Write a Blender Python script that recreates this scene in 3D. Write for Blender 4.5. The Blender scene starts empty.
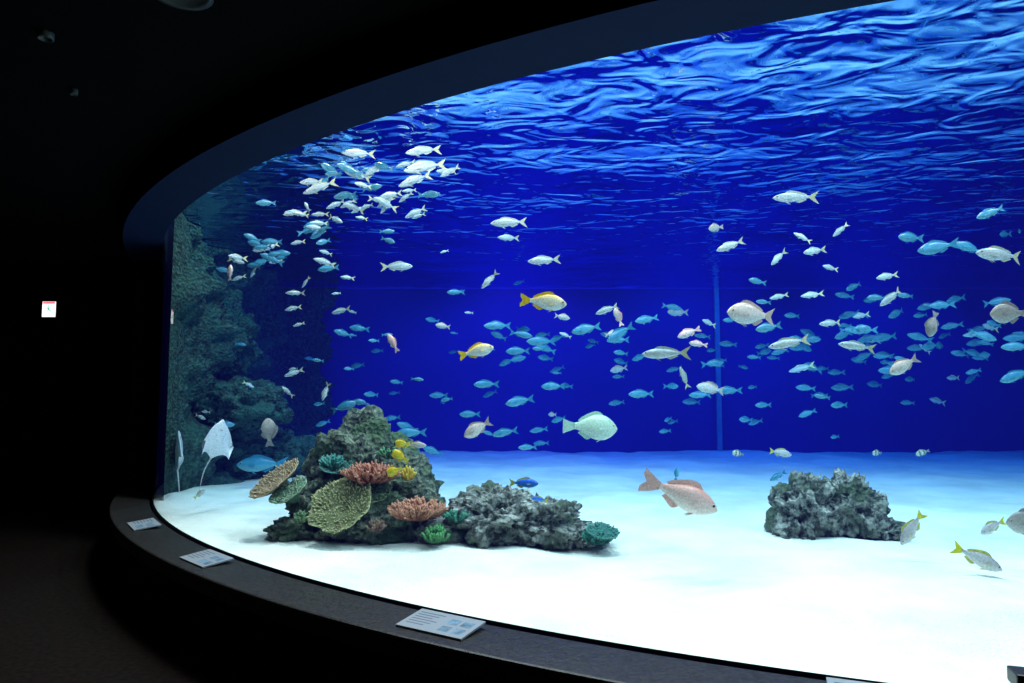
import bpy, bmesh, math, random
from mathutils import Vector, Matrix, noise, Euler
R_=random.Random(7)
sc=bpy.context.scene
try:
    sc.view_settings.view_transform='Standard'
    sc.view_settings.look='None'
except Exception: pass
C=Vector((4.43,10.99,0)); RG=9.0
def arc(R,a,z=0.0):
    a=math.radians(a); return Vector((C.x+R*math.sin(a),C.y-R*math.cos(a),z))
# ---------------------------------------------------------------- materials
def mat(name):
    m=bpy.data.materials.new(name); m.use_nodes=True
    nt=m.node_tree; b=nt.nodes['Principled BSDF']; return m,nt,b
def N(nt,t,**k):
    n=nt.nodes.new(t)
    for a,b in k.items(): setattr(n,a,b)
    return n
def simple(name,col,rough=.6,metal=0,noise_amt=.15,scale=8,bump=0.0,spec=.5):
    m,nt,b=mat(name)
    b.inputs['Roughness'].default_value=rough; b.inputs['Metallic'].default_value=metal; b.inputs['Specular IOR Level'].default_value=spec
    tc=N(nt,'ShaderNodeTexCoord'); nz=N(nt,'ShaderNodeTexNoise'); nz.inputs['Scale'].default_value=scale; nz.inputs['Detail'].default_value=6
    nt.links.new(tc.outputs['Object'],nz.inputs['Vector'])
    r=N(nt,'ShaderNodeValToRGB'); r.color_ramp.elements[0].position=.3; r.color_ramp.elements[1].position=.7
    r.color_ramp.elements[0].color=(*[c*(1-noise_amt) for c in col],1)
    r.color_ramp.elements[1].color=(*[min(1,c*(1+noise_amt)) for c in col],1)
    nt.links.new(nz.outputs['Fac'],r.inputs['Fac']); nt.links.new(r.outputs['Color'],b.inputs['Base Color'])
    if bump:
        bp=N(nt,'ShaderNodeBump'); bp.inputs['Strength'].default_value=.6; bp.inputs['Distance'].default_value=bump
        nt.links.new(nz.outputs['Fac'],bp.inputs['Height']); nt.links.new(bp.outputs['Normal'],b.inputs['Normal'])
    return m
def emis(name,col,s):
    m,nt,b=mat(name); b.inputs['Base Color'].default_value=(*col,1)
    b.inputs['Emission Color'].default_value=(*col,1); b.inputs['Emission Strength'].default_value=s; return m
M_wall=simple('dark_wall_paint',(.003,.003,.004),.9,spec=.1)
M_ceil=simple('dark_ceiling_paint',(.0022,.0022,.0026),.9,spec=.05)
M_floor=simple('dark_carpet',(.007,.0045,.004),.95,noise_amt=.5,scale=30,bump=.01,spec=.1)
M_ledge=simple('speckled_stone',(.024,.020,.019),.42,noise_amt=.7,scale=60,bump=.004,spec=.3)
M_lintel=simple('lintel_paint',(.011,.017,.055),.8,noise_amt=.1,spec=.12)
M_base=simple('plinth_paint',(.005,.005,.006),.8,spec=.2)
M_black=simple('black_metal',(.01,.01,.01),.4)
M_grey=simple('grey_metal',(.10,.10,.10),.5,metal=.3)
M_label=simple('label_card',(.34,.36,.40),.4,noise_amt=.03)
M_ink=simple('label_ink',(.09,.10,.15),.6)
M_back=simple('blue_backdrop',(.032,.015,.30),.9,noise_amt=.14,scale=.5)
M_pillar=simple('backdrop_joint',(.10,.27,.45),.7)
# sand
M_sand,nt,b=mat('white_sand'); b.inputs['Roughness'].default_value=.95
tc=N(nt,'ShaderNodeTexCoord'); n1=N(nt,'ShaderNodeTexNoise'); n1.inputs['Scale'].default_value=1.3; n1.inputs['Detail'].default_value=9; n1.inputs['Roughness'].default_value=.62
n2=N(nt,'ShaderNodeTexNoise'); n2.inputs['Scale'].default_value=60; n2.inputs['Detail'].default_value=4
nt.links.new(tc.outputs['Object'],n1.inputs['Vector']); nt.links.new(tc.outputs['Object'],n2.inputs['Vector'])
r=N(nt,'ShaderNodeValToRGB'); r.color_ramp.elements[0].position=.3; r.color_ramp.elements[0].color=(.64,.62,.53,1)
r.color_ramp.elements[1].position=.65; r.color_ramp.elements[1].color=(.90,.86,.75,1)
nt.links.new(n1.outputs['Fac'],r.inputs['Fac']); nt.links.new(r.outputs['Color'],b.inputs['Base Color'])
bp=N(nt,'ShaderNodeBump'); bp.inputs['Strength'].default_value=.7; bp.inputs['Distance'].default_value=.018
nt.links.new(n2.outputs['Fac'],bp.inputs['Height']); nt.links.new(bp.outputs['Normal'],b.inputs['Normal'])
# rock
def rockmat(name,dark,light,green):
    m,nt,b=mat(name); b.inputs['Roughness'].default_value=.9
    tc=N(nt,'ShaderNodeTexCoord'); n1=N(nt,'ShaderNodeTexNoise'); n1.inputs['Scale'].default_value=14; n1.inputs['Detail'].default_value=9; n1.inputs['Roughness'].default_value=.7
    n2=N(nt,'ShaderNodeTexNoise'); n2.inputs['Scale'].default_value=3.5; n2.inputs['Detail'].default_value=5
    v=N(nt,'ShaderNodeTexVoronoi'); v.inputs['Scale'].default_value=26
    for n in (n1,n2,v): nt.links.new(tc.outputs['Object'],n.inputs['Vector'])
    r=N(nt,'ShaderNodeValToRGB'); r.color_ramp.elements[0].position=.42; r.color_ramp.elements[0].color=(*dark,1)
    r.color_ramp.elements[1].position=.64; r.color_ramp.elements[1].color=(*light,1)
    r2=N(nt,'ShaderNodeValToRGB'); r2.color_ramp.elements[0].position=.48; r2.color_ramp.elements[1].position=.62
    mx=N(nt,'ShaderNodeMix',data_type='RGBA')
    nt.links.new(n1.outputs['Fac'],r.inputs['Fac']); nt.links.new(n2.outputs['Fac'],r2.inputs['Fac'])
    nt.links.new(r2.outputs['Color'],mx.inputs[0]); nt.links.new(r.outputs['Color'],mx.inputs[6]); mx.inputs[7].default_value=(*green,1)
    nt.links.new(mx.outputs[2],b.inputs['Base Color'])
    ad=N(nt,'ShaderNodeMath',operation='ADD'); nt.links.new(n1.outputs['Fac'],ad.inputs[0]); nt.links.new(v.outputs['Distance'],ad.inputs[1])
    bp=N(nt,'ShaderNodeBump'); bp.inputs['Strength'].default_value=.9; bp.inputs['Distance'].default_value=.045
    nt.links.new(ad.outputs[0],bp.inputs['Height']); nt.links.new(bp.outputs['Normal'],b.inputs['Normal'])
    return m
M_rock=rockmat('reef_rock',(.03,.035,.03),(.64,.62,.54),(.09,.12,.07))
M_mound=rockmat('mossy_rock',(.022,.032,.022),(.25,.28,.18),(.055,.10,.04))
M_wallrock=rockmat('dark_reef_rock',(.006,.026,.019),(.06,.15,.10),(.022,.085,.055))
# fish skin (vertex colour = pigment pattern)
def vcmat(name,rough,bump=.002,scale=120):
    m,nt,b=mat(name); b.inputs['Roughness'].default_value=rough
    at=N(nt,'ShaderNodeVertexColor'); at.layer_name='Col'
    v=N(nt,'ShaderNodeTexVoronoi'); v.inputs['Scale'].default_value=scale; tc=N(nt,'ShaderNodeTexCoord')
    nt.links.new(tc.outputs['Object'],v.inputs['Vector'])
    mx=N(nt,'ShaderNodeMix',data_type='RGBA',blend_type='MULTIPLY'); mx.inputs[0].default_value=1
    r=N(nt,'ShaderNodeValToRGB'); r.color_ramp.elements[0].color=(1,1,1,1); r.color_ramp.elements[1].color=(.68,.68,.68,1); r.color_ramp.elements[1].position=.8
    nt.links.new(v.outputs['Distance'],r.inputs['Fac'])
    nt.links.new(at.outputs['Color'],mx.inputs[6]); nt.links.new(r.outputs['Color'],mx.inputs[7]); nt.links.new(mx.outputs[2],b.inputs['Base Color'])
    bp=N(nt,'ShaderNodeBump'); bp.inputs['Strength'].default_value=.3; bp.inputs['Distance'].default_value=bump
    nt.links.new(v.outputs['Distance'],bp.inputs['Height']); nt.links.new(bp.outputs['Normal'],b.inputs['Normal'])
    return m
M_fish=vcmat('fish_skin',.33,scale=85)
M_coral=vcmat('coral_skin',.8,.004,70)
# glass
M_glass,nt,b=mat('acrylic'); nt.nodes.remove(b); out=nt.nodes['Material Output']
tr=N(nt,'ShaderNodeBsdfTransparent'); gl=N(nt,'ShaderNodeBsdfGlossy'); gl.inputs['Roughness'].default_value=.0
fr=N(nt,'ShaderNodeFresnel'); fr.inputs['IOR'].default_value=1.25; mx=N(nt,'ShaderNodeMixShader')
nt.links.new(fr.outputs[0],mx.inputs[0]); nt.links.new(tr.outputs[0],mx.inputs[1]); nt.links.new(gl.outputs[0],mx.inputs[2]); nt.links.new(mx.outputs[0],out.inputs['Surface'])
# water surface: total internal reflection at grazing, transmission near vertical
M_surf,nt,b=mat('water_surface'); nt.nodes.remove(b); out=nt.nodes['Material Output']
tr=N(nt,'ShaderNodeBsdfTransparent'); gl=N(nt,'ShaderNodeBsdfGlossy'); gl.inputs['Roughness'].default_value=.035; gl.inputs['Color'].default_value=(.40,.64,1,1)
lw=N(nt,'ShaderNodeLayerWeight'); lw.inputs['Blend'].default_value=.5
mr=N(nt,'ShaderNodeMapRange'); mr.inputs['From Min'].default_value=.3; mr.inputs['From Max'].default_value=.42
mx=N(nt,'ShaderNodeMixShader')
nt.links.new(lw.outputs['Facing'],mr.inputs['Value']); nt.links.new(mr.outputs[0],mx.inputs[0])
nt.links.new(tr.outputs[0],mx.inputs[1]); nt.links.new(gl.outputs[0],mx.inputs[2]); nt.links.new(mx.outputs[0],out.inputs['Surface'])
tc=N(nt,'ShaderNodeTexCoord'); mp=N(nt,'ShaderNodeMapping'); mp.inputs['Scale'].default_value=(.8,1.15,1); mp.inputs['Rotation'].default_value=(0,0,.35)
n1=N(nt,'ShaderNodeTexNoise'); n1.inputs['Scale'].default_value=3.4; n1.inputs['Detail'].default_value=1.6; n1.inputs['Distortion'].default_value=.9
n2=N(nt,'ShaderNodeTexNoise'); n2.inputs['Scale'].default_value=.8; n2.inputs['Detail'].default_value=1
nt.links.new(tc.outputs['Object'],mp.inputs['Vector']); nt.links.new(mp.outputs[0],n1.inputs['Vector']); nt.links.new(mp.outputs[0],n2.inputs['Vector'])
b1=N(nt,'ShaderNodeBump'); b1.inputs['Strength'].default_value=1; b1.inputs['Distance'].default_value=.052
b2=N(nt,'ShaderNodeBump'); b2.inputs['Strength'].default_value=1; b2.inputs['Distance'].default_value=.15
nt.links.new(n1.outputs['Fac'],b1.inputs['Height']); nt.links.new(n2.outputs['Fac'],b2.inputs['Height']); nt.links.new(b2.outputs['Normal'],b1.inputs['Normal'])
nt.links.new(b1.outputs['Normal'],gl.inputs['Normal'])
# water volume
M_water,nt,b=mat('sea_water'); nt.nodes.remove(b); out=nt.nodes['Material Output']
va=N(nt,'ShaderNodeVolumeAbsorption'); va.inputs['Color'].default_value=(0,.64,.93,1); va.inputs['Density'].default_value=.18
em=N(nt,'ShaderNodeEmission'); em.inputs['Color'].default_value=(.07,.06,1,1); em.inputs['Strength'].default_value=.0085  # glow stands in for blue haze of light scattered in the water
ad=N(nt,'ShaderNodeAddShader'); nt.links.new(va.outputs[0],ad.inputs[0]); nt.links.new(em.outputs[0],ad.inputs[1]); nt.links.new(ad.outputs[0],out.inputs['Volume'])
# ---------------------------------------------------------------- mesh helpers
class MB:
    def __init__(s): s.v=[]; s.f=[]; s.c=[]; s.mi=[]
    def add(s,vs,fs,col=(1,1,1),mi=0,M=None):
        o=len(s.v)
        for i,p in enumerate(vs):
            p=Vector(p); s.v.append(M@p if M else p)
            s.c.append(col[i] if isinstance(col,list) else col)
        for f in fs: s.f.append([o+i for i in f]); s.mi.append(mi)
    def make(s,name,mats,smooth=True,parent=None,origin=None):
        me=bpy.data.meshes.new(name)
        o=Vector(origin) if origin is not None else Vector((0,0,0))
        me.from_pydata([p-o for p in s.v],[],s.f)
        ca=me.color_attributes.new('Col','FLOAT_COLOR','POINT')
        for i,c in enumerate(s.c): ca.data[i].color=(*c,1)
        for m in mats: me.materials.append(m)
        for i,p in enumerate(me.polygons): p.use_smooth=smooth; p.material_index=s.mi[i]
        me.update(); ob=bpy.data.objects.new(name,me); sc.collection.objects.link(ob); ob.location=o
        if parent: ob.parent=parent
        return ob
def box(mb,c,d,mi=0,M=None,col=(1,1,1)):
    x,y,z=c; a,b_,h=d[0]/2,d[1]/2,d[2]/2
    vs=[(x+i*a,y+j*b_,z+k*h) for i in(-1,1) for j in(-1,1) for k in(-1,1)]
    mb.add(vs,[(0,1,3,2),(4,6,7,5),(0,4,5,1),(2,3,7,6),(0,2,6,4),(1,5,7,3)],col,mi,M)
def ring(name,R0,R1,a0,a1,z0,z1,m,step=1.0,bev=0):
    mb=MB(); n=int(round((a1-a0)/step)); vs=[];fs=[]
    for i in range(n+1):
        a=a0+(a1-a0)*i/n
        vs+= [arc(R0,a,z0),arc(R1,a,z0),arc(R1,a,z1),arc(R0,a,z1)]
    for i in range(n):
        o=i*4
        for j in range(4): fs.append((o+j,o+(j+1)%4,o+4+(j+1)%4,o+4+j))
    fs+=[(0,1,2,3),(n*4+3,n*4+2,n*4+1,n*4)]
    mb.add(vs,fs); ob=mb.make(name,[m],smooth=False)
    bm=bmesh.new(); bm.from_mesh(ob.data); bmesh.ops.recalc_face_normals(bm,faces=bm.faces); bm.to_mesh(ob.data); bm.free()
    if bev:
        md=ob.modifiers.new('b','BEVEL'); md.width=bev; md.segments=2; md.limit_method='ANGLE'
    return ob
def boxo(name,c,d,m):
    mb=MB(); box(mb,c,d); return mb.make(name,[m],smooth=False)
# ---------------------------------------------------------------- room
ZT=2.995
boxo('floor',(1,4,-.05),(30,24,.1),M_floor)
ring('ceiling',9.39,24,-110,75,3.2,3.3,M_ceil,2.5)
boxo('wall_left',(-10,4,1.6),(.1,24,3.2),M_wall)
boxo('wall_rear',(1,-5,1.6),(24,.1,3.2),M_wall)
boxo('wall_right',(15.5,2,1.6),(.1,16,3.2),M_wall)
boxo('wall_back',(-7.5,9.05,1.6),(5.4,.1,3.2),M_wall)
ring('window_ledge',9.02,9.35,-72,52,.36,.458,M_ledge,1,.012)
ring('tank_plinth',9.02,9.30,-72,48,0,.359,M_base,1)
ring('window_lintel',9.0,9.34,-72,52,ZT,3.7,M_lintel,1)
ring('window_jamb',9.0,9.32,-98,-69,0,3.7,M_wall,1)
# glass
mb=MB(); vs=[];fs=[]; n=240
for i in range(n+1):
    a=-70+122*i/n; vs+=[arc(9.0,a,.40),arc(9.0,a,ZT+.02)]
for i in range(n): fs.append((2*i,2*i+2,2*i+3,2*i+1))
mb.add(vs,fs); mb.make('window_acrylic',[M_glass])
# tank shell
boxo('tank_wall_back',(3.4,12.62,2.2),(16.6,.1,4.4),M_back)
boxo('tank_wall_right',(11.4,8.7,2.2),(.1,7.8,4.4),M_back)
boxo('tank_wall_left',(-4.66,11.8,2.2),(.1,1.6,4.4),M_back)
boxo('backdrop_joint_strip',(3.78,12.53,2.0),(.085,.06,3.2),M_pillar)
# sand
def ya(x,R=8.985): return C.y-math.sqrt(max(0,R*R-(x-C.x)**2))
mb=MB(); nx,ny=220,120; vs=[];fs=[]
for i in range(nx+1):
    x=-4.53+(11.33+4.53)*i/nx; y0=ya(x)
    for j in range(ny+1):
        t=(j/ny)**1.4; y=y0+(12.57-y0)*t
        e=min(1,(y-y0)*2.0)
        z=.463+e*(-.008+.05*(noise.fractal(Vector((x*.7,y*.7,3)),.8,2,3))+.018*noise.noise(Vector((x*4,y*4,1))))
        vs.append((x,y,z))
for i in range(nx):
    for j in range(ny):
        o=i*(ny+1)+j; fs.append((o,o+ny+1,o+ny+2,o+1))
mb.add(vs,fs); mb.make('sand_bed',[M_sand])
# water volume + surface
pts=[arc(8.975,-89.5+i*2,0) for i in range(70)]
pts=[p for p in pts if p.x<11.33]+[Vector((11.33,12.56,0)),Vector((-4.54,12.56,0))]
mb=MB(); n=len(pts); vs=[(p.x,p.y,.40) for p in pts]+[(p.x,p.y,3.45) for p in pts]
fs=[tuple(range(n-1,-1,-1)),tuple(range(n,2*n))]+[(i,(i+1)%n,n+(i+1)%n,n+i) for i in range(n)]
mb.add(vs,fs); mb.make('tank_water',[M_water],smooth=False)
mb=MB(); mb.add([(p.x*1.0,p.y,3.46) for p in pts],[tuple(range(n))]); mb.make('water_surface',[M_surf],smooth=False)
# ---------------------------------------------------------------- rocks
def blob(mb,c,d,seed,amp=.35,sub=5,freq=1.6,zmin=None,col=(1,1,1),mi=0,rough=.6):
    bm=bmesh.new(); bmesh.ops.create_icosphere(bm,subdivisions=sub,radius=1)
    vs=[]
    for v in bm.verts:
        p=v.co.normalized(); q=p*freq+Vector((seed*7.1,seed*3.3,seed))
        f=noise.fractal(q,rough,2.1,6)*1.2
        f=max(-.8,min(.75,f))
        dsp=1+amp*f-amp*.35*abs(noise.noise(q*2.3))
        w=Vector((p.x*d[0]/2*dsp,p.y*d[1]/2*dsp,p.z*d[2]/2*dsp))
        w+=Vector(c)
        if zmin is not None and w.z<zmin: w.z=zmin
        vs.append(w)
    mb.add(vs,[[x.index for x in f.verts] for f in bm.faces],col,mi); bm.free()
# coral helpers
def tube(mb,p0,p1,r0,r1,c0,c1,n=6,cap=True,mi=0):
    d=(p1-p0); 
    if d.length<1e-6: return
    q=d.to_track_quat('Z','Y').to_matrix()
    vs=[];cs=[]
    for (p,r,c) in ((p0,r0,c0),((p0+p1)/2,(r0+r1)/2*1.06,tuple((a+b)/2 for a,b in zip(c0,c1))),(p1,r1,c1)):
        for i in range(n):
            a=2*math.pi*i/n; vs.append(p+q@Vector((r*math.cos(a),r*math.sin(a),0))); cs.append(c)
    vs.append(p1+d.normalized()*r1*.9); cs.append(c1)
    fs=[]
    for k in range(2):
        for i in range(n): fs.append((k*n+i,k*n+(i+1)%n,(k+1)*n+(i+1)%n,(k+1)*n+i))
    for i in range(n): fs.append((2*n+i,2*n+(i+1)%n,3*n))
    mb.add(vs,fs,cs,mi)
def staghorn(mb,base,rad,h,cnt,cbase,ctip,rng,thick=.012,mi=0,flat=.5):
    base=Vector(base)
    for i in range(cnt):
        a=rng.uniform(0,6.283); rr=rad*math.sqrt(rng.random())
        end=base+Vector((math.cos(a)*rr,math.sin(a)*rr*.8,h*(1-flat*(rr/rad)**2)*rng.uniform(.8,1.05)))
        st=base+Vector((math.cos(a)*rr*.25,math.sin(a)*rr*.2,0))
        mid=st.lerp(end,.55)+Vector((0,0,-h*.12))+Vector([rng.uniform(-1,1)*rad*.06 for _ in range(3)])
        cm=tuple((x*.75+y*.25) for x,y in zip(cbase,ctip))
        tube(mb,st,mid,thick*1.3,thick*1.1,cbase,cm,6,mi=mi); tube(mb,mid,end,thick*1.1,thick*.7,cm,ctip,6,mi=mi)
        for k in range(4):
            t=rng.uniform(.1,.8); s=mid.lerp(end,t); dd=(end-mid).normalized()+Vector([rng.uniform(-.8,.8) for _ in range(3)])
            dd.z=abs(dd.z)+.2
            tube(mb,s,s+dd.normalized()*rad*rng.uniform(.12,.22),thick*.85,thick*.55,cm,ctip,5,mi=mi)
def tablecoral(mb,c,r,tilt,rng,cbase,ctip,mi=0,th=.03,nub=320,stalk=True):
    M=Matrix.Translation(Vector(c))@Euler(tilt).to_matrix().to_4x4()
    nr,na=10,40; seed=rng.uniform(0,50)
    def edge(a): return r*(1+.16*noise.noise(Vector((math.cos(a)*1.6,math.sin(a)*1.6,seed)))+.06*noise.noise(Vector((math.cos(a)*6,math.sin(a)*6,seed))))
    vs=[];cs=[]
    for side in(0,1):
        for i in range(nr+1):
            for j in range(na):
                a=2*math.pi*j/na; rr=edge(a)*i/nr
                z=.12*r*(i/nr)**2+ .02*noise.noise(Vector((rr*math.cos(a)*14,rr*math.sin(a)*14,seed)))
                if side: z-=th*(1-.85*(i/nr)**3)
                vs.append(Vector((rr*math.cos(a),rr*math.sin(a),z))); cs.append(cbase if i<nr else ctip)
    fs=[]; o2=(nr+1)*na
    for s in(0,1):
        o=s*o2
        for i in range(nr):
            for j in range(na):
                q=(o+i*na+j,o+(i+1)*na+j,o+(i+1)*na+(j+1)%na,o+i*na+(j+1)%na)
                fs.append(q if s==0 else q[::-1])
    for j in range(na):
        fs.append((nr*na+j,o2+nr*na+j,o2+nr*na+(j+1)%na,nr*na+(j+1)%na))
    mb.add(vs,fs,cs,mi,M)
    for k in range(nub):
        a=rng.uniform(0,6.283); q=math.sqrt(rng.random())*.98; rr=edge(a)*q
        p=Vector((rr*math.cos(a),rr*math.sin(a),.12*r*q*q-.005)); L=rng.uniform(.010,.022)
        p1=p+Vector((math.cos(a)*q*L*.7,math.sin(a)*q*L*.7,L))
        tube(mb,M@p,M@p1,.0065,.004,cbase,ctip,5,mi=mi)
    if stalk:
        tube(mb,M@Vector((0,0,-th*.5)),M@Vector((0,.02,-r*.6)),r*.35,r*.25,cbase,cbase,10,mi=mi)
# reef mound (left)
rg=random.Random(3)
mb=MB()
blob(mb,(-1.22,5.65,.84),(.80,.8,.96),1,.30,5,1.5,.42)
blob(mb,(-.92,5.45,.70),(.66,.6,.68),6,.32,5,1.7,.42)
blob(mb,(-1.45,5.35,.62),(.50,.6,.46),2,.35,5,1.8,.42)
blob(mb,(-1.05,5.10,.58),(.70,.5,.42),3,.35,5,1.8,.42)
blob(mb,(-.72,5.25,.62),(.38,.45,.46),4,.35,4,1.8,.42)
blob(mb,(-1.62,5.1,.50),(.35,.3,.18),5,.35,4,1.8,.42)
tablecoral(mb,(-1.20,4.86,.72),.225,(.75,-.25,0),rg,(.14,.145,.05),(.54,.50,.24),1,nub=520)
tablecoral(mb,(-1.74,5.10,.86),.20,(.38,-.55,0),rg,(.22,.14,.07),(.60,.44,.26),1,nub=300)
tablecoral(mb,(-1.60,4.98,.80),.14,(.45,-.45,0),rg,(.10,.18,.10),(.38,.50,.32),1,nub=200)
tablecoral(mb,(-1.33,5.2,.96),.13,(.4,.2,0),rg,(.04,.13,.10),(.13,.34,.26),1,nub=160)
tablecoral(mb,(-1.02,5.0,.80),.15,(.5,.1,0),rg,(.05,.07,.03),(.2,.24,.11),1,nub=160)
staghorn(mb,(-1.02,4.98,.87),.22,.13,120,(.20,.04,.02),(.62,.24,.14),rg,.010,1)
staghorn(mb,(-1.33,5.15,.95),.11,.10,35,(.02,.09,.07),(.07,.30,.24),rg,.009,1)
staghorn(mb,(-.76,5.05,.88),.06,.10,18,(.45,.25,.02),(.8,.55,.06),rg,.011,1)
staghorn(mb,(-1.50,4.92,.60),.08,.08,25,(.05,.10,.04),(.22,.34,.16),rg,.008,1)
staghorn(mb,(-.95,4.84,.55),.08,.08,25,(.10,.05,.03),(.40,.24,.16),rg,.008,1)
staghorn(mb,(-.93,5.22,1.02),.09,.09,25,(.03,.12,.05),(.14,.36,.16),rg,.008,1)
mb.make('coral_reef_mound',[M_mound,M_coral])
# low reef (centre)
mb=MB()
blob(mb,(-.12,5.02,.60),(.66,.5,.44),11,.38,5,2.0,.42)
blob(mb,(.24,5.02,.56),(.56,.5,.38),12,.38,5,2.0,.42)
blob(mb,(.54,4.95,.50),(.34,.3,.16),13,.36,4,2.0,.42)
blob(mb,(-.50,4.95,.50),(.34,.3,.24),14,.36,4,2.0,.42)
staghorn(mb,(-.66,4.86,.63),.22,.14,120,(.26,.06,.03),(.72,.32,.19),rg,.010,1)
staghorn(mb,(-.52,4.74,.50),.10,.11,45,(.03,.12,.04),(.12,.38,.12),rg,.009,1)
staghorn(mb,(-.38,4.84,.62),.10,.08,35,(.02,.10,.07),(.08,.34,.22),rg,.009,1)
staghorn(mb,(.57,4.82,.47),.13,.10,45,(.015,.09,.07),(.05,.28,.20),rg,.009,1)
tablecoral(mb,(.62,4.78,.55),.11,(.3,.1,0),rg,(.02,.11,.09),(.08,.32,.24),1,nub=120)
mb.make('coral_reef_outcrop',[M_rock,M_coral])
mb=MB()
blob(mb,(2.22,5.25,.60),(.46,.45,.54),21,.38,5,2.2,.42)
blob(mb,(2.54,5.22,.61),(.44,.45,.54),22,.38,5,2.2,.42)
blob(mb,(2.74,5.15,.50),(.30,.33,.20),23,.36,4,2.2,.42)
blob(mb,(2.03,5.2,.50),(.22,.3,.30),24,.36,4,2.2,.42)
mb.make('reef_boulder',[M_rock])
# left rock wall
mb=MB(); vs=[];fs=[]; path=[arc(8.9,-61.5-i*.45) for i in range(64)]
e=path[-1]; path+=[Vector((-4.45,e.y+(12.5-e.y)*i/16,0)) for i in range(1,17)]+[Vector((-4.45+i*.07,12.5,0)) for i in range(1,12)]
nz=70
for i,p in enumerate(path):
    cdir=(Vector((2,10.5,0))-p).normalized()
    for k in range(nz+1):
        z=.40+3.05*k/nz
        q=Vector((p.x*1.1,p.y*1.1,z*1.3))
        dd=.16+.46*max(0,noise.fractal(q,.7,2.1,6)+.25)+.12*abs(noise.noise(q*3))
        dd*= min(1,max(0,i-5)/12)*(1.25-.2*k/nz)
        vs.append(Vector((p.x,p.y,z))+cdir*dd)
for i in range(len(path)-1):
    for k in range(nz):
        o=i*(nz+1)+k; fs.append((o,o+nz+1,o+nz+2,o+1))
mb.add(vs,fs)
blob(mb,(-3.30,8.3,1.35),(1.2,.9,.65),31,.3,5,1.8,.42)
blob(mb,(-3.55,8.6,.80),(1.0,1.0,.9),32,.35,5,1.8,.42)
blob(mb,(-3.0,8.8,.7),(.9,.9,.7),33,.35,5,1.8,.42)
blob(mb,(-3.85,9.0,2.2),(.9,.9,1.2),34,.35,5,1.8,.42)
mb.make('reef_rock_wall',[M_wallrock])
# ---------------------------------------------------------------- fish
PR=[(0,.03),(.04,.28),(.1,.52),(.18,.74),(.28,.92),(.4,1),(.52,.97),(.64,.83),(.76,.62),(.87,.40),(.95,.27),(1,.24)]
K={ # height ratio,width ratio,tail span,tail fork, back,side,belly,fin,tail
'f':(.23,.13,.15,.10,(.22,.38,.46),(.70,.80,.80),(.88,.90,.88),(.65,.70,.55),(.72,.72,.42)),
's':(.36,.15,.15,.05,(.90,.62,.12),(.96,.88,.66),(.96,.94,.86),(.95,.52,.01),(.96,.60,.01)),
'p':(.46,.22,.13,.00,(.50,.70,.50),(.72,.88,.66),(.8,.9,.75),(.55,.78,.6),(.55,.78,.62)),
'k':(.34,.20,.14,.05,(.90,.42,.33),(.97,.64,.54),(.97,.80,.70),(.95,.5,.40),(.95,.55,.46)),
'd':(.38,.17,.18,.09,(.60,.46,.38),(.92,.78,.68),(.95,.88,.8),(.7,.5,.4),(.72,.54,.42)),
'b':(.55,.16,.16,.03,(.32,.28,.25),(.60,.52,.45),(.68,.62,.55),(.4,.36,.32),(.45,.4,.36)),
'g':(.30,.15,.15,.08,(.015,.16,.30),(.08,.36,.50),(.20,.52,.60),(.04,.25,.38),(.04,.25,.38)),
'y':(.30,.16,.15,.08,(.42,.38,.38),(.78,.72,.70),(.88,.84,.82),(.8,.7,.15),(.97,.85,.03)),
'z':(.46,.16,.14,.06,(.6,.6,.3),(.8,.8,.7),(.85,.85,.8),(.3,.3,.3),(.3,.3,.3)),
'c':(.30,.14,.14,.07,(.01,.10,.65),(.02,.22,.9),(.05,.35,.9),(.7,.6,.05),(.9,.75,.05)),
'w':(.50,.16,.14,.02,(.9,.58,.02),(.97,.70,.03),(.97,.75,.10),(.9,.6,.02),(.9,.65,.05)),
}
def lerp3(a,b,t): return tuple(x+(y-x)*t for x,y in zip(a,b))
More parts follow.
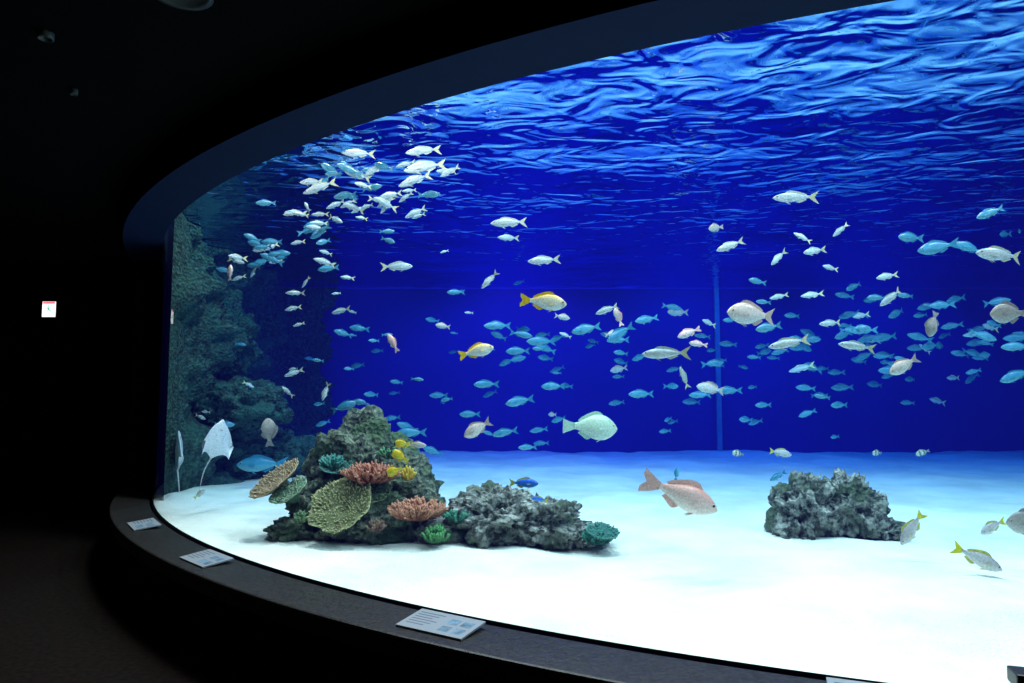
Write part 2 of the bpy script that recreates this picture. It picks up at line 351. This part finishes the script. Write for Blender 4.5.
def fish(mb,kind,X,Y,Z,L,ang,rng,hi=True,yaw=None):
    hr,wr,ts,fk,cb,cs_,cbl,cf,ct=K[kind]
    j=rng.uniform(.92,1.08); hh=hr/2*j; ww=wr/2
    right=math.cos(math.radians(ang))>-.001
    p=math.radians(ang if right else 180-ang)
    jit=rng.uniform(-.3,.3) if yaw is None else yaw
    M=Matrix.Translation((X,Y,Z))@Matrix.Rotation((0 if right else math.pi)+jit,4,'Z')@Matrix.Rotation(-p,4,'Y')@Matrix.Rotation(rng.uniform(-.12,.12),4,'X')@Matrix.Scale(L,4)
    bend=rng.uniform(-.08,.08)
    def P(x,y,z): 
        t=(.5-x); return Vector((x,y+bend*math.sin(t*3.0)*t*1.6,z))
    ns=12 if hi else 8; prof=PR if hi else PR[::2]+[PR[-1]]
    vs=[];cc=[]
    def zc(t): return (-.012+.02*t)
    for (t,h) in prof:
        x=.5-t*.80; w=ww*min(1,(h*1.05))*(1-.45*max(0,t-.5)*2*.9)
        for i in range(ns):
            a=2*math.pi*i/ns; ca,sa=math.cos(a),math.sin(a)
            z=sa*hh*h*(1 if sa>0 else .95)
            vs.append(P(x,ca*max(w,.008),z+zc(t)))
            s=sa
            c=lerp3(cs_,cb,min(1,(s-.35)/.4)) if s>.35 else (lerp3(cs_,cbl,min(1,-s/.8)) if s<0 else cs_)
            if kind=='z' and int(t*11)%2==0: c=(.05,.05,.05)
            if kind=='w' and t<.14: c=(.06,.05,.03)
            if kind=='s' and .08<t<.16: c=lerp3(c,(.3,.25,.15),.6)
            if kind=='f' and abs(s)<.3 and t>.2: c=lerp3(c,(.62,.70,.66),.4)
            cc.append(c)
    n=len(prof); fs=[]
    for k in range(n-1):
        for i in range(ns): fs.append((k*ns+i,k*ns+(i+1)%ns,(k+1)*ns+(i+1)%ns,(k+1)*ns+i))
    fs.append(tuple(range(ns))); fs.append(tuple(range(n*ns-1,(n-1)*ns-1,-1)))
    mb.add(vs,fs,cc,0,M)
    # tail
    b0=hh*.24; sp=ts*(1+.0)
    tv=[P(-.285,0,b0+zc(1)),P(-.285,0,-b0+zc(1)),P(-.38,0,sp*.62),P(-.38,0,-sp*.62),P(-.5,0,sp),P(-.5,0,-sp),P(-.47,0,sp*.55),P(-.47,0,-sp*.55),P(-.5+fk,0,0),P(-.36,0,0)]
    if fk<.06: tv[6]=P(-.505,0,sp*.5); tv[7]=P(-.505,0,-sp*.5)
    else: tv[6]=P(-.5+fk*.55,0,sp*.5); tv[7]=P(-.5+fk*.55,0,-sp*.5)
    mb.add(tv,[(0,9,1),(0,2,9),(1,9,3),(2,4,6),(3,7,5),(2,6,8,9),(3,9,8,7)],ct,0,M)
    def H(t):
        for q in range(len(PR)-1):
            if PR[q][0]<=t<=PR[q+1][0]:
                u=(t-PR[q][0])/(PR[q+1][0]-PR[q][0]); return hh*(PR[q][1]+(PR[q+1][1]-PR[q][1])*u)
        return hh*.24
    dh={'f':.055,'g':.05,'b':.10,'w':.09,'s':.07,'z':.09}.get(kind,.07)
    nn=7 if hi else 4
    def strip(t0,t1,sg,hgt,shape):
        v=[];f=[]
        for i in range(nn+1):
            u=i/nn; t=t0+(t1-t0)*u; x=.5-t*.8; base=H(t)*sg*.93+zc(t)
            v.append(P(x,0,base)); v.append(P(x-.035,0,base+sg*hgt*shape(u)))
        for i in range(nn): f.append((2*i,2*i+2,2*i+3,2*i+1))
        mb.add(v,f,cf,0,M)
    strip(.27,.88,1,dh,lambda u:(.25+1.0*min(1,u*5))*(1-.55*u) if u<.95 else .3)
    strip(.62,.88,-1,dh*.9,lambda u:(.4+min(1,u*4)*.8)*(1-.6*u))
    # pelvic
    for s in(-1,1):
        z0=-H(.33)*.85+zc(.3)
        mb.add([P(.5-.32*.8,s*.015,z0),P(.5-.40*.8,s*.015,z0),P(.5-.50*.8,s*.03,z0-.07)],[(0,1,2)],cf,0,M)
        # pectoral
        w=ww*.95
        mb.add([P(.26,s*w,-.01),P(.25,s*w,-.04),P(.14,s*(w+.035),-.055),P(.11,s*(w+.04),-.02),P(.16,s*(w+.02),.0)],[(0,1,2,3,4)],lerp3(cf,cs_,.5),0,M)
        # eye
        if hi:
            er=.022 if kind!='p' else .014
            ex=.5-.115*.8; ez=hh*.16; ew=ww*.52
            ev=[];ec=[];ef=[]
            for (dy,rr,cl) in ((0,er,(.8,.75,.5)),(.35*er,er*.92,(.8,.75,.5)),(.55*er,er*.62,(.01,.01,.01)),(.7*er,er*.3,(.01,.01,.01))):
                for i in range(8):
                    a=i*math.pi/4; ev.append(P(ex+rr*math.cos(a),s*(ew+dy),ez+rr*math.sin(a))); ec.append(cl)
            for k in range(3):
                for i in range(8): ef.append((k*8+i,k*8+(i+1)%8,(k+1)*8+(i+1)%8,(k+1)*8+i))
            ef.append(tuple(range(24,32)))
            mb.add(ev,ef,ec,0,M)
            mb.add([P(.497,s*.004,-.018),P(.47,s*ww*.33,-.026),P(.47,s*ww*.33,-.020)],[(0,1,2)],lerp3(cb,(0,0,0),.5),0,M)
NM={'f':'silver_fusilier','s':'rabbitfish','p':'parrotfish','k':'pink_snapper','d':'silver_bream','b':'batfish','g':'blue_green_reef_fish','y':'yellowtail_goatfish','z':'striped_sergeant_fish','c':'blue_tang','w':'yellow_butterflyfish'}
F="""s .21 4.5 2.11 .31 -5;s -.25 4.8 1.80 .25 15;p .57 5 1.26 .41 -3;k .97 4 .92 .50 -22;d 1.48 4.2 1.99 .34 175;f .95 4.2 1.75 .30 180
f 1.78 4.2 2.73 .28 178;f -.02 4.6 2.67 .26 184;f .23 4.8 2.45 .24 185;f -.89 5.2 2.48 .25 5;f -.16 4.8 2.31 .17 225;f 1.46 4.5 2.49 .20 200
f -.03 6 2.89 .20 180;d -.24 4.8 1.26 .22 210;f 1.16 4.6 1.61 .16 110;f 1.75 4.3 1.82 .26 190;f 2.18 4.3 1.80 .23 170;d 2.47 4.3 1.68 .20 210
b 2.66 4.3 1.94 .17 250;b 2.79 3.8 1.95 .22 180;f 2.74 3.8 2.28 .29 175;g 3.28 4.6 2.74 .20 200;g 2.97 5 2.66 .25 180;g 3.17 5 2.59 .31 190
g 3.73 5.5 2.69 .26 160;f 2.16 5 2.66 .15 150;f 1.98 5 2.51 .18 220;f 2.25 5 2.56 .20 190;f 2.51 4.5 2.14 .20 215;f 2.78 5 2.37 .18 190
f 2.34 5 2.02 .19 185;g 1.89 5 1.99 .22 190;b 1.82 6 2.98 .14 190;y 2.91 4.2 .70 .20 200;y 2.42 4.2 .69 .24 235;y 2.60 3.9 .585 .27 -25
b 2.98 4 .76 .24 180;z 2.13 6.5 .94 .12 170;z 3.87 6.5 .95 .13 200;z 3.6 6.8 .92 .12 180;y 2.34 6 .99 .21 -10
f -.65 4.9 3.28 .27 185;f -.61 4.7 3.09 .31 190;f -.71 4.9 3.06 .26 200;f -1.15 5 3.30 .25 180;f -1.20 5.2 3.20 .23 160;f -1.49 5.2 3.10 .28 200
f -.98 5.4 3.10 .20 190;f -1.07 5.2 3.24 .19 210;f -1.76 5.5 2.32 .16 180;f -1.87 5.8 2.23 .15 190;f -1.46 5.8 2.21 .19 190;k -.91 5.2 1.89 .16 120
f -1.85 5.8 1.68 .17 200;f -1.90 5.8 1.52 .14 140;f -1.50 5.5 1.52 .16 250;b -2.05 5.8 1.18 .24 95;g -2.93 7 1.19 .20 0;k -2.42 5.8 2.54 .14 90
f .70 5 2.12 .18 200;k .94 6 2.18 .17 110;g .71 6.5 2.12 .29 190;g 1.04 6.5 2.08 .32 210;k 1.56 6 2.04 .21 200;k 1.64 6 1.94 .16 170
g -2.71 7.5 .74 .55 180;c .09 5.3 .82 .23 0;c .19 4.75 .78 .12 170;w -.80 4.9 1.06 .145 150;w -.80 5.0 1.14 .12 180;w -.83 4.85 .96 .13 200;y -.70 5.0 1.13 .16 0;y -2.98 6.6 .55 .14 40"""
rf=random.Random(11)
for row in F.replace('\n',';').split(';'):
    k,x,y,z,l,a=row.split(); x,y,z,l,a=map(float,(x,y,z,l,a))
    mb=MB(); fish(mb,k,x,y,z,l,a,rf,True); mb.make(NM[k],[M_fish],origin=(x,y,z))
# schools
S1="""g -1.47 6 1.39 .23 20;g -1.36 6 1.43 .16 0;g -.15 7 2.20 .29 180;g .30 7 2.04 .31 180;g .06 7 1.94 .25 180;g .08 6.8 1.43 .30 190;g .42 7 1.58 .25 180
g -.26 7 1.60 .27 180;g 1.32 7 1.50 .27 180;g 1.39 7 2.27 .25 190;g -.58 7 2.55 .19 180;g -1.02 7 1.11 .31 180;g -.07 7 1.11 .27 190;g .16 7 .96 .20 180
g -.46 7.5 1.28 .24 180;g 2.06 7.5 1.49 .24 180;g 2.75 7.5 1.38 .20 180;g 3.23 7.5 1.29 .20 200;g 3.58 7.5 1.38 .22 180;g 4.07 5.5 1.88 .24 180;g 4.06 5.5 1.65 .27 200;g 1.43 6 .81 .12 80;g 2.31 6 .79 .16 210"""
mb=MB()
for row in S1.replace('\n',';').split(';'):
    k,x,y,z,l,a=row.split(); x,y,z,l,a=map(float,(x,y,z,l,a)); fish(mb,k,x,y,z,l,a,rf,True)
mb.make('school_of_reef_fish',[M_fish])
def inside(x,y,m=.25): return (x-C.x)**2+(y-C.y)**2<(9-m)**2 and y<12.3 and x>-3.6
def school(name,n,pos,L0,L1,kinds,seed,ang=180,spread=12,yw=.35):
    g=random.Random(seed); mb=MB(); c=0
    while c<n:
        x,y,z=pos(g)
        if not inside(x,y) or not .75<z<3.36: continue
        fish(mb,g.choice(kinds),x,y,z,g.uniform(L0,L1),(ang if g.random()>.15 else 180-ang)+g.gauss(0,spread),g,False,g.gauss(0,yw)); c+=1
    mb.make(name,[M_fish])
def gp(cx,cy,cz,sx,sy,sz): return lambda g:(g.gauss(cx,sx),g.gauss(cy,sy),g.gauss(cz,sz))
def line(p,q,s):
    def f(g):
        t=g.random(); return tuple(a+(b-a)*t+g.gauss(0,w) for a,b,w in zip(p,q,s))
    return f
school('school_of_fusiliers',70,line((-.9,5.3,3.20),(-2.45,6.5,2.78),(.25,.25,.15)),.13,.22,'fffgg',21,spread=20)
school('school_of_blue_green_chromis',85,gp(5.0,7.8,2.10,1.2,.9,.34),.17,.30,'ggggggf',22)
school('school_of_blue_green_chromis',22,gp(3.2,8.2,2.0,1.0,.9,.42),.13,.24,'g',27)
school('school_of_small_reef_fish',72,gp(.6,8.6,1.75,1.6,1.0,.50),.15,.28,'gggggd',23)
school('school_of_fusiliers',12,gp(2.6,5.7,2.0,.6,.5,.45),.12,.2,'fg',24)
school('school_of_damselfish',26,gp(-1.6,7.0,1.9,1.0,.7,.5),.09,.16,'fgg',25)
# ---------------------------------------------------------------- rays
def ray(X,Y,Z,S,rot,tail=1,dl=.16,dr=-.40):
    mb=MB(); M=Matrix.Translation((X,Y,Z))@Euler(rot).to_matrix().to_4x4()@Matrix.Scale(S,4)
    nu,nv=32,16
    vs=[[],[]];
    for i in range(nu+1):
        u=-1+2*i/nu; au=abs(u)
        le=.50-.10*au-.42*au**1.6; te=-.42+.30*au**.7-.26*au**3
        if au>.999: te=le-.005
        if au<.16: le+=.05*math.cos(au/.16*math.pi/2)
        if te>le-.004: te=le-.004
        for j in range(nv+1):
            t=j/nv; y=le+(te-le)*t; x=u*.60
            th=.10*(1-au)**1.2*math.sin(math.pi*min(1,t*1.0))**.7+.004
            dz=(dr if u>0 else dl)*au**1.7+.05*math.sin(t*5)*au
            vs[0].append((x,y,dz+th)); vs[1].append((x,y,dz-th*.6))
    fs=[]; o2=(nu+1)*(nv+1)
    for s in(0,1):
        for i in range(nu):
            for j in range(nv):
                o=s*o2+i*(nv+1)+j; q=(o,o+nv+1,o+nv+2,o+1); fs.append(q if s else q[::-1])
    for i in range(nu):
        for j in(0,nv):
            o=i*(nv+1)+j; fs.append((o,o+nv+1,o2+o+nv+1,o2+o))
    mb.add(vs[0]+vs[1],fs,[(.72,.74,.74)]*len(vs[0])+[(.98,.98,.96)]*len(vs[1]),0,M)
    pts=[Vector((.05*tail*math.sin(k*.5),-.36-.11*k,.012*k)) for k in range(9)]
    for k in range(8): tube(mb,M@pts[k],M@pts[k+1],.020*S*(1-.11*k),.020*S*(.89-.11*k)+.001,(.75,.75,.73),(.7,.7,.7),6)
    for s in(-1,1):
        for g in range(4):
            y=.16-.05*g; mb.add([(s*(.07+.01*g),y,-.066),(s*.13,y+.01,-.062),(s*.13,y,-.062),(s*(.07+.01*g),y-.008,-.066)],[(0,1,2,3)],(.45,.4,.4),0,M)
        blob(mb,tuple(M@Vector((s*.10,.38,.03))),(.05*S,.05*S,.05*S),1,.0,2,1,None,(.03,.03,.03))
    mb.add([(-.05,.30,-.05),(.05,.30,-.05),(.04,.285,-.053),(-.04,.285,-.053)],[(0,1,2,3)],(.3,.25,.25),0,M)
    mb.make('eagle_ray',[M_fish])
rd=math.radians
ray(-2.60,6.05,1.08,.37,(rd(84),rd(-14),rd(180+60)))
# second ray glides along the window: wing line follows the glass tangent
ray(-3.47,7.16,.88,.44,(rd(90),rd(0),rd(118)),-1,.05,.05)
# ---------------------------------------------------------------- labels, sign, fixtures
M_pict=simple('placard_picture',(.14,.24,.34),.5,noise_amt=.6,scale=25)
def label(a,w=.36,d=.19,R=9.17):
    mb=MB(); p=arc(R,a,.474); M=Matrix.Translation(p)@Matrix.Rotation(math.radians(a),4,'Z')@Matrix.Rotation(math.radians(6),4,'X')
    box(mb,(0,0,0),(w,d,.008),0,M); box(mb,(0,d*.35,-.006),(w*.9,.02,.012),2,M)
    z=.0045
    for k in range(6):
        y=d*.32-k*d*.12
        mb.add([(-w*.44,y,z),(-w*.05-(k%3)*.02,y,z),(-w*.05-(k%3)*.02,y+.006,z),(-w*.44,y+.006,z)],[(0,1,2,3)],(1,1,1),1,M)
    for k in range(2):
        for q in range(2):
            x=w*.08+q*w*.2; y=-d*.36+k*d*.38
            mb.add([(x,y,z),(x+w*.15,y,z),(x+w*.15,y+d*.26,z),(x,y+d*.26,z)],[(0,1,2,3)],(1,1,1),3,M)
    mb.make('information_placard',[M_label,M_ink,M_black,M_pict],smooth=False)
for a in (-31.2,-43.8,-53.2,-20.2): label(a)
# exit sign (pictogram panel)
M_sw=emis('exit_sign_white',(1,1,1),1.6); M_sg=emis('exit_sign_green',(.10,.5,.28),1.2); M_sr=emis('exit_sign_red',(1,.12,.18),1.3)
mb=MB(); ex,ey,ez=-6.08,8.93,2.62
box(mb,(ex,ey+.01,ez),(.19,.06,.24),0); box(mb,(ex,ey-.025,ez-.01),(.17,.008,.20),1)
y=ey-.031
def poly(ps,mi): mb.add([(ex+px*.8,y,ez-.015+pz*.8) for px,pz in ps],[tuple(range(len(ps)))],(1,1,1),mi)
poly([(-.012+.016*math.cos(t*.785),.058+.016*math.sin(t*.785)) for t in range(8)],2)
poly([(-.03,.035),(.01,.04),(.02,-.005),(-.01,-.012)],2)
poly([(.005,.0),(.045,-.02),(.04,-.055),(.03,-.055),(.03,-.028),(-.005,-.015)],2)
poly([(-.01,-.01),(-.02,-.045),(-.055,-.05),(-.055,-.04),(-.03,-.034),(-.02,-.005)],2)
poly([(.008,.036),(.04,.015),(.044,.022),(.012,.043)],2); poly([(-.028,.034),(-.05,.008),(-.044,.003),(-.02,.025)],2)
poly([(-.10,.128),(.10,.128),(.10,.095),(-.10,.095)],3)
mb.make('exit_sign',[M_black,M_sw,M_sg,M_sr],smooth=False)
def disc(name,x,y,r,h,m):
    mb=MB(); n=24; vs=[];fs=[]
    prof=[(r,3.2),(r,3.2-h),(r*.8,3.2-h*1.1),(r*.74,3.19),(0.001,3.19)]
    for (q,z) in prof:
        for i in range(n): vs.append((x+q*math.cos(6.2832*i/n),y+q*math.sin(6.2832*i/n),z))
    for k in range(4):
        for i in range(n): fs.append((k*n+i,k*n+(i+1)%n,(k+1)*n+(i+1)%n,(k+1)*n+i))
    mb.add(vs,fs); return mb.make(name,[m])
M_dl=simple('downlight_trim',(.02,.02,.02),.5)
disc('ceiling_downlight',-1.40,2.76,.13,.015,M_dl); disc('smoke_detector',-2.20,3.1,.035,.03,M_grey); disc('sprinkler_head',-2.45,3.7,.02,.03,M_grey)
# small black fitting on ledge, right foreground
mb=MB(); p=arc(9.12,-17.6,.458); M=Matrix.Translation(p)@Matrix.Rotation(math.radians(-17),4,'Z')
box(mb,(0,0,.01),(.09,.08,.02),0,M); box(mb,(0,0,.06),(.02,.02,.09),0,M); box(mb,(0,.01,.115),(.075,.09,.05),0,M)
ob=mb.make('ledge_spotlight',[M_black],smooth=False); md=ob.modifiers.new('b','BEVEL'); md.width=.006; md.segments=2
# ---------------------------------------------------------------- lights
def area(name,loc,size,power,col,tgt=None,sy=None):
    l=bpy.data.lights.new(name,'AREA'); l.shape='SQUARE'; l.size=size; l.energy=power; l.color=col
    if sy: l.shape='RECTANGLE'; l.size_y=sy
    o=bpy.data.objects.new(name,l); sc.collection.objects.link(o); o.location=loc
    if tgt: o.rotation_euler=(Vector(tgt)-Vector(loc)).to_track_quat('-Z','Y').to_euler()
    return o
wc=(1.0,.92,.83)
for (x,y,p) in ((-1.5,5.9,205),(.4,4.8,170),(2.4,4.2,175),(4.8,3.9,165),(7.5,4.6,105),(.6,7.0,80),(3.2,6.4,85),(6.2,6.4,65)):
    area('tank_lamp',(x,y,5.2),.7,p,wc)
area('rock_wall_fill',(-2.9,8.2,4.6),.6,48,(.6,1.0,.92),(-3.5,8.7,1.5))  # added unseen teal light, brightens the rock wall
# added fill lights hidden behind the lintel, to brighten fish sides and sand
for (a,p) in ((-48,5),(-37,13),(-26,19),(-14,24),(0,19),(16,13)):
    q=arc(8.75,a,3.36); t=arc(4.5,a,1.4)
    area('window_fill_light',tuple(q),1.2,p,wc,tuple(t),.12)
for (x,p,c) in ((-2.5,16,(.10,.2,1)),(.2,62,(.45,.08,1.0)),(3.5,24,(.20,.08,1)),(7,11,(.08,.12,1))):  # added unseen lights that tint the backdrop blue and violet
    area('blue_tint_light',(x,11.2,4.6),.8,p,c,(x,12.0,1.5))
for (x,p) in ((-.5,70),(3,75),(6.5,65)):  # added unseen lights that turn the rear sand blue
    area('blue_tint_light',(x,10.6,5.0),.8,p,(.0,.30,1),(x,10.6,0))
l=bpy.data.lights.new('warm_floor_spot','SPOT'); l.energy=12; l.color=(1,.35,.25); l.spot_size=rd(50); l.spot_blend=.9; l.shadow_soft_size=.05  # added spot without a fixture, for the reddish patch on the floor
o=bpy.data.objects.new('warm_floor_spot',l); sc.collection.objects.link(o); o.location=(-2.0,3.5,3.1)
# ---------------------------------------------------------------- world, camera
w=bpy.data.worlds.new('w'); sc.world=w; w.use_nodes=True; w.node_tree.nodes['Background'].inputs[0].default_value=(0,0,0,1)
cam=bpy.data.cameras.new('camera'); co=bpy.data.objects.new('camera',cam); sc.collection.objects.link(co)
co.location=(0,0,1.5); co.rotation_euler=(math.radians(94.4),0,0); cam.lens=24.0; cam.sensor_width=36; cam.clip_start=.05
sc.camera=co
